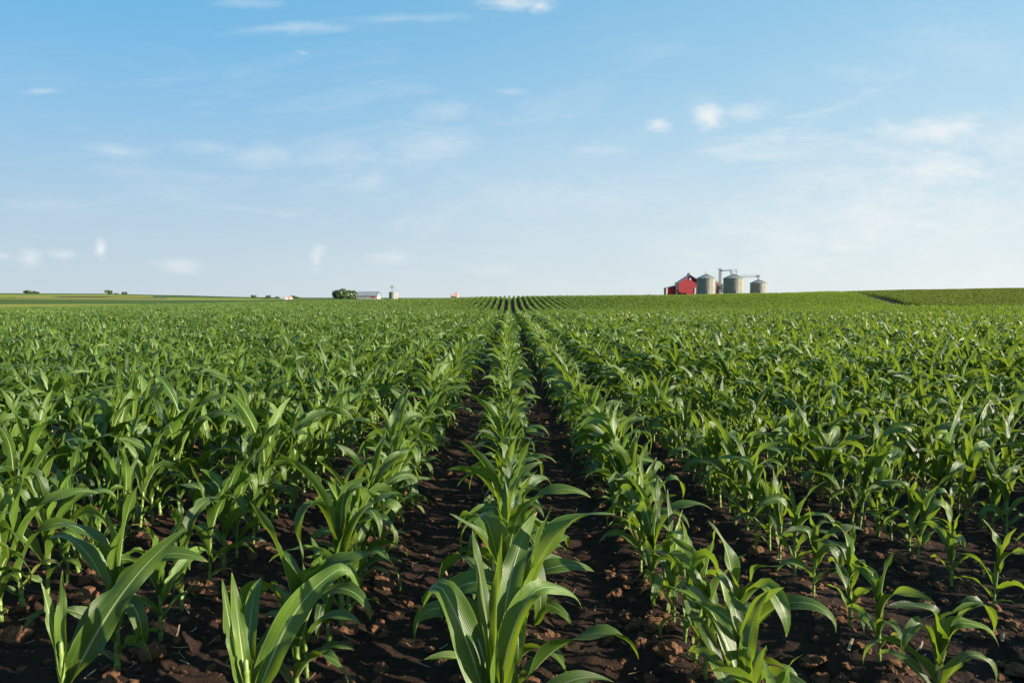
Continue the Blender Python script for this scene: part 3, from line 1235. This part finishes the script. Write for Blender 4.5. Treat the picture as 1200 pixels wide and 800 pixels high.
# ------------------------------------------------------------------ trees
def tree(name, x, y, w, h, n, rng, label, cat="tree", group=None, trunk_h=.28, leaf=.45, lobes=9, flat=.85):
    b = gz(x, y)
    t = empty(name, (x, y, b))
    tag(t, label, cat, group)
    m = MB()
    th_ = h * trunk_h
    tr = max(.06, h * .028)
    m.lathe([(tr * 1.5, -.3), (tr, th_ * .5), (tr * .8, th_ + h * .15)], 8)
    L = []
    for i in range(lobes):
        a = rng.uniform(0, 6.28)
        rr = rng.random() ** .6 * w * .36
        c = Vector((rr * math.cos(a), rr * math.sin(a), th_ + (h - th_) * rng.uniform(.25, .72) * (1 - .45 * (rr / (w * .5)) ** 2)))
        r_ = rng.uniform(.17, .27) * min(w, h * 1.6)
        L.append((c, r_))
        m.bar((0, 0, th_ * .7), c, tr * .38, 5)
    m.build('trunk', M_BARK, t)
    V, F, U = [], [], []
    while len(F) < n:
        c, r_ = rng.choice(L)
        d = Vector((rng.gauss(0, 1), rng.gauss(0, 1), rng.gauss(0, 1))).normalized()
        p = c + Vector((d.x, d.y, d.z * flat)) * r_ * (rng.random() ** .33) * rng.uniform(.85, 1.12)
        if p.z < h * .06 or p.z > h * 1.02:
            continue
        nrm_ = (d + Vector((rng.gauss(0, .5), rng.gauss(0, .5), rng.gauss(.3, .5)))).normalized()
        s = nrm_.cross(Vector((rng.gauss(0, 1), rng.gauss(0, 1), rng.gauss(0, 1)))).normalized()
        q = nrm_.cross(s)
        k2 = leaf * rng.uniform(.6, 1.3)
        bb = len(V)
        for a_, c_, uv in ((-.5, 0, (.1, .4)), (0, -.5, (.5, .3)), (.5, 0, (.9, .5)), (0, .6, (.5, .8))):
            V.append(p + s * a_ * k2 + q * c_ * k2)
            U.append(uv)
        F.append((bb, bb + 1, bb + 2, bb + 3))
    o = link(bpy.data.objects.new('crown', mesh_np('crown', V, F, [M_FOLIAGE], U, False)))
    o.parent = t
    return t


trng = random.Random(3)


def tree_at(px, base_py, w_px, h_px, d, n, label, name="tree", cat="tree", group=None, **kw):
    x = W(px, d)
    return tree(name, x, d, w_px * d / 800, max(h_px * d / 800, (H(base_py - h_px, d) - gz(x, d))), n, trng, label, cat, group, **kw)


tree_at(401.5, 352, 22, 13.5, 318, 5200, "broad dark tree beside the white shed, taller than its neighbour", lobes=14, leaf=.62, trunk_h=.14)
tree_at(411, 352, 16, 12.5, 322, 3400, "narrower dark tree touching the left wall of the white shed", lobes=10, leaf=.62, trunk_h=.14)
G_FAR = "trees along the far left skyline"
for px, bp, w_, h_, d, lab in (
    (33, 344.2, 13, 5.0, 1450, "broad low tree at the far left of the skyline"),
    (41, 344.4, 10, 4.0, 1460, "smaller tree joined to the right of the far left tree"),
    (128, 344.8, 11, 5.2, 1400, "round tree, left one of the pair on the tan field skyline"),
    (136.5, 345.2, 6, 2.2, 1400, "tiny low bush between the two skyline trees"),
    (146.5, 345.2, 8, 3.6, 1420, "small round tree, right one of the pair on the tan field skyline"),
    (296.5, 348.2, 9, 2.8, 1250, "low tree on the skyline left of the far houses"),
    (314.5, 348.6, 6, 3.2, 1230, "small rounded tree nearest the left of the far houses"),
    (324.5, 349.0, 5, 1.8, 1230, "tiny bush just left of the white house"),
    (342.5, 349.2, 7, 3.2, 1000, "small dark tree right behind the red roofed house"),
    (350.5, 349.6, 8, 2.2, 1000, "low bush to the right of the red roofed house"),
):
    tree_at(px, bp, w_, h_, d, 900, lab, "tree", "tree", G_FAR, leaf=d * .0011, trunk_h=.10, lobes=8)
tree_at(312, 352.4, 12, 2.4, 640, 700, "flat dark hedge in the light green field near the far houses", "hedge", "hedge", None, leaf=.6, trunk_h=.05, lobes=12)
for px, w_, h_, lab in ((831.5, 6, 3.4, "low bush at the foot of the barn side bin"), (825, 4, 2.2, "tiny shrub at the left foot of the barn side bin")):
    tree_at(px, 344.5, w_, h_, 280, 500, lab, "bush", "bush", "bushes at the foot of the bin", leaf=.3, trunk_h=.05, lobes=6)
tree_at(452, 352, 6, 2.6, 320, 500, "low bush left of the lone slim silo", "bush", "bush", None, leaf=.35, trunk_h=.05, lobes=6)
tree_at(523.5, 350.6, 3, 2.2, 300, 300, "small bush left of the pink roofed house", "bush", "bush", None, leaf=.3, trunk_h=.05, lobes=5)
tree_at(474, 351, 3, 1.8, 300, 300, "lone small bush to the right of the slim silo", "bush", "bush", None, leaf=.3, trunk_h=.05, lobes=5)

# ------------------------------------------------------------------ left farmstead
d = 322.0
x0, x1 = W(418, d), W(441.8, d)
b = gz((x0 + x1) / 2, d) - .1
shed = empty("machine_shed", ((x0 + x1) / 2, d, b))
tag(shed, "long off white machine shed with a grey roof beside the dark trees", "shed")
hw_ = (x1 - x0) / 2
wz, rz_ = H(346.0, d) - b, H(341.8, d) - b
MB().prism([(0, 0), (9, 0), (9, wz), (4.5, rz_), (0, wz)], -hw_, hw_).build('wall', M_SHED, shed).rotation_euler = (0, 0, 0)
w_ = shed.children[0]
w_.data.transform(Matrix(((0, 1, 0, 0), (1, 0, 0, 0), (0, 0, 1, 0), (0, 0, 0, 1))))
w_.data.flip_normals()
m = MB()
m.prism([(-.4, wz - .32), (4.5, rz_ + .02), (4.5, rz_ + .2), (-.4, wz - .12)], -hw_ - .3, hw_ + .3)
m.prism([(9.4, wz - .32), (4.5, rz_ + .02), (4.5, rz_ + .2), (9.4, wz - .12)], -hw_ - .3, hw_ + .3)
r_o = m.build('roof', M_GREYROOF, shed)
r_o.data.transform(Matrix(((0, 1, 0, 0), (1, 0, 0, 0), (0, 0, 1, 0), (0, 0, 0, 1))))
r_o.data.flip_normals()
MB().box(-hw_ + .6, hw_ - 4.4, -.06, -.004, wz * .25, wz * .72).build('open_bay', M_STEEL, shed)
MB().box(hw_ - 2.8, hw_ - .9, -.06, -.004, wz * .5, wz * .78).build('red_door', M_RED, shed)

d = 310.0
x = W(460.4, d)
b = gz(x, d) - .1
r_ = (W(465, d) - W(455.8, d)) / 2
silo = empty("silo", (x, d, b))
tag(silo, "lone slim concrete silo with a dark fill pipe on top", "silo")
ez, pz = H(342.4, d) - b, H(341.4, d) - b
MB().lathe([(r_, 0), (r_, ez)], 40).build('wall', M_GALV, silo)
rr_ = MB().lathe([(r_ + .08, ez), (r_ * .5, pz - .1), (.2, pz)], 30).build('roof', M_GALVROOF, silo)
tz = H(334.8, d) - b
m = MB()
for sx in (-.35, .35):
    m.bar((sx - .3, 0, pz - .3), (sx - .3, 0, tz), .09, 5)
for i in range(4):
    z_ = pz + (tz - pz) * (i + .5) / 4
    m.bar((-.65, 0, z_), (.05, 0, z_ + .3), .06, 4)
m.build('fill_pipe', M_STEEL, silo)
MB().box(-.95, .35, -.4, .4, tz - .9, tz).build('pipe_head', M_STEEL, silo)
MB().bar((r_ + .2, 0, 0), (r_ + .2, 0, ez), .12, 5).build('chute', M_WHITE, silo)


def house(px0, px1, base_py, eave_py, peak_py, d, mw, mr, label, depth=8):
    x0, x1 = W(px0, d), W(px1, d)
    c = (x0 + x1) / 2
    b = min(gz(c, d), H(base_py, d)) - .2
    t = empty("house", (c, d, b))
    tag(t, label, "house", "distant houses on the left")
    h_ = (x1 - x0) / 2
    ez, pz = H(eave_py, d) - b, H(peak_py, d) - b
    MB().box(-h_, h_, 0, depth, 0, ez).build('wall', mw, t)
    m = MB()
    vs = [(-h_ - .4, -.5, ez), (h_ + .4, -.5, ez), (h_ + .4, depth + .5, ez), (-h_ - .4, depth + .5, ez), (-h_ - .4, depth / 2, pz), (h_ + .4, depth / 2, pz)]
    m.add(vs, [(0, 1, 5, 4), (2, 3, 4, 5), (0, 4, 3), (1, 2, 5), (0, 3, 2, 1)])
    ro = m.build('roof', mr, t)
    MB().box(h_ * .3, h_ * .3 + .9, depth / 2 - .4, depth / 2 + .5, pz - .6, pz + .9).build('chimney', mr, ro)
    for q in (-.6, .35):
        MB().box(h_ * q, h_ * q + h_ * .22, -.08, -.004, ez * .45, ez * .8).build('window', M_DARK, t)
    MB().box(-h_ * .1, h_ * .1, -.08, -.004, 0.05, ez * .7).build('door', M_STEEL, t)
    return t


house(327.6, 333.6, 353, 350.2, 348.6, 520, M_WHITE, M_BEIGE, "small white house in the fields left of the dark trees")
house(333.9, 338.6, 353, 350.2, 347.8, 527, M_BEIGE, M_PINK, "narrow house with a pale red roof right of the white house")
house(528, 535.4, 351, 347.3, 344.4, 300, M_BEIGE, M_PINK, "house whose pale red roof shows alone over the maize crest")

# ------------------------------------------------------------------ light
SUN_AZ, SUN_EL = R(108), R(17)
sv = Vector((math.sin(SUN_AZ) * math.cos(SUN_EL), math.cos(SUN_AZ) * math.cos(SUN_EL), math.sin(SUN_EL)))
sd = bpy.data.lights.new("sun", 'SUN')
sd.energy = 5.0
sd.angle = R(.53)
sd.color = (1.0, .90, .74)
so = link(bpy.data.objects.new("sun", sd))
so.rotation_euler = sv.to_track_quat('Z', 'Y').to_euler()

world = bpy.data.worlds.new("World")
SC.world = world
world.use_nodes = True
wt = world.node_tree
wt.nodes.clear()
k = NT(wt)
sky = k.n('ShaderNodeTexSky', sky_type='NISHITA')
sky.sun_disc = False
sky.sun_elevation = SUN_EL
sky.sun_rotation = SUN_AZ
sky.altitude = 200
sky.air_density = 1.0
sky.dust_density = .6
sky.ozone_density = 1.0
tc = k.n('ShaderNodeTexCoord')
sp = k.n('ShaderNodeSeparateXYZ')
k.set(sp.inputs[0], tc.outputs['Generated'])
Dx, Dy, Dz = sp.outputs
fy = k.math('MAXIMUM', Dy, .05)
Ux, Vz = k.math('DIVIDE', Dx, fy), k.math('DIVIDE', Dz, fy)
cv_ = k.n('ShaderNodeCombineXYZ')
k.set(cv_.inputs[0], Ux)
k.set(cv_.inputs[1], k.math('MULTIPLY', Vz, 2.6))
nA = k.noise(9.0, 7, .62, cv_.outputs[0], .5)
nB = k.noise(34.0, 5, .6, cv_.outputs[0], .4)
nM = k.math('ADD', k.math('MULTIPLY', nA, .62), k.math('MULTIPLY', nB, .38))
# px, py, half width, half height, tilt, strength, softness
CLOUDS = [
    (340, 33, 85, 7, -.03, .42), (470, 22, 90, 5, -.03, .25), (290, 4, 40, 7, 0, .35), (355, 62, 9, 3, .2, .45), (600, 2, 46, 9, .05, .8), (632, 7, 15, 9, 0, .75),
    (52, 107, 24, 4, 0, .40), (132, 176, 42, 10, .10, .45), (245, 172, 40, 10, 0, .28), (310, 184, 60, 17, 0, .34), (400, 184, 90, 16, -.05, .30),
    (500, 176, 80, 28, -.18, .40), (770, 145, 16, 9, .1, 1.0), (831, 136, 22, 17, .45, 1.0), (875, 130, 40, 12, -.15, .5),
    (695, 176, 50, 11, 0, .42), (600, 108, 18, 5, 0, .35), (915, 166, 12, 7, 0, .45), (520, 130, 40, 14, 0, .3), (855, 186, 16, 6, 0, .3),
    (1105, 152, 75, 18, -.05, .85), (1180, 160, 60, 34, -.1, .55), (1095, 203, 78, 28, .05, 1.0), (1060, 232, 110, 32, -.2, .65),
    (980, 212, 110, 30, -.15, .45), (880, 240, 120, 26, -.1, .3), (1040, 262, 260, 70, -.12, .62), (640, 230, 150, 34, 0, .3),
    (34, 303, 17, 11, 0, .6), (75, 298, 20, 6, .1, .42), (118, 292, 7, 12, 0, 1.0), (4, 300, 12, 6, 0, .4),
    (215, 311, 32, 10, .05, .5), (371, 305, 9, 15, .15, 1.0), (462, 301, 32, 9, 0, .5), (575, 316, 50, 10, 0, .3),
    (1195, 278, 16, 14, 0, .4), (60, 240, 60, 10, 0, .2), (1130, 60, 120, 40, .2, .18),
]
tot = None
for px, py, a, b_, tilt, stg in CLOUDS:
    u0, v0 = uv_dir(px, py)
    du = k.math('SUBTRACT', Ux, u0)
    dv = k.math('SUBTRACT', Vz, v0)
    ct, st_ = math.cos(tilt), math.sin(tilt)
    e1_ = k.math('ADD', k.math('MULTIPLY', du, ct / (a / 800)), k.math('MULTIPLY', dv, -st_ / (a / 800)))
    e2_ = k.math('ADD', k.math('MULTIPLY', du, st_ / (b_ / 800)), k.math('MULTIPLY', dv, ct / (b_ / 800)))
    rr = k.math('SQRT', k.math('ADD', k.math('MULTIPLY', e1_, e1_), k.math('MULTIPLY', e2_, e2_)))
    body = k.math('ADD', k.math('SUBTRACT', 1.0, rr), k.math('MULTIPLY', k.math('SUBTRACT', nM, .5), 3.6))
    mk = k.math('MULTIPLY', k.smooth(body, -.45, 1.6), stg)
    tot = mk if tot is None else k.math('MAXIMUM', tot, mk)
# thin high veil, thicker toward the lower right
nV = k.noise(2.4, 6, .6, cv_.outputs[0], .6)
veil = k.math('MULTIPLY', k.smooth(nV, .35, .75), k.math('MULTIPLY', k.smooth(Ux, -.5, .8), k.smooth(Vz, .42, .05)))
tot = k.math('MAXIMUM', tot, k.math('MULTIPLY', veil, .6))
cs = k.n('ShaderNodeCombineXYZ')
k.set(cs.inputs[0], k.math('MULTIPLY', Ux, 1.1))
k.set(cs.inputs[1], k.math('MULTIPLY_ADD', Ux, -.4, k.math('MULTIPLY', Vz, 5.5)))
nC = k.noise(3.1, 8, .66, cs.outputs[0], .9)
band = k.math('MULTIPLY', k.smooth(Vz, .02, .10), k.smooth(Vz, .44, .22))
cirrus = k.math('MULTIPLY', k.smooth(nC, .46, .78), k.math('MULTIPLY', band, k.smooth(Ux, -.9, .7, .14, .55)))
tot = k.math('MAXIMUM', tot, cirrus)
tot = k.math('MULTIPLY', tot, k.smooth(Dy, .08, .25))
bg1 = k.n('ShaderNodeBackground')
CLOUD_GAIN = (5.0, 5.1, 5.1)
AIR = (.22, .80, 1.10, 1)
tint = k.n('ShaderNodeMix', data_type='RGBA', blend_type='MULTIPLY')
tint.inputs[0].default_value = 1.0
k.set(tint.inputs[6], sky.outputs[0])
tint.inputs[7].default_value = AIR
# pale humid air, thickest low over the land and toward the sun's side
side = k.smooth(Dx, -.75, .75)
low = k.mix(side, (3.25, 3.66, 4.0), (4.45, 4.72, 4.66))
high = k.mix(side, (.80, 2.55, 4.20), (2.05, 3.65, 4.75))
up = k.smooth(k.math('POWER', k.math('MAXIMUM', Dz, 0.0), .85), -.06, .50)
humid = k.mix(up, low, high)
skyc = k.mix(k.smooth(Dz, .95, .0, .45, .97), tint.outputs[2], humid)
k.set(bg1.inputs['Color'], k.mix(k.math('MULTIPLY', tot, 1.0, None, True), skyc, CLOUD_GAIN))
bg1.inputs['Strength'].default_value = .0665
wo = k.n('ShaderNodeOutputWorld')
wt.links.new(bg1.outputs[0], wo.inputs['Surface'])

# ------------------------------------------------------------------ render settings
vs_ = SC.view_settings
vs_.view_transform = 'Standard'
vs_.look = 'None'
vs_.exposure = 1.46
vs_.gamma = 1.0
vs_.use_curve_mapping = False
cy = SC.cycles
cy.use_denoising = True
cy.max_bounces = 8
cy.diffuse_bounces = 4
cy.glossy_bounces = 3
cy.transmission_bounces = 6
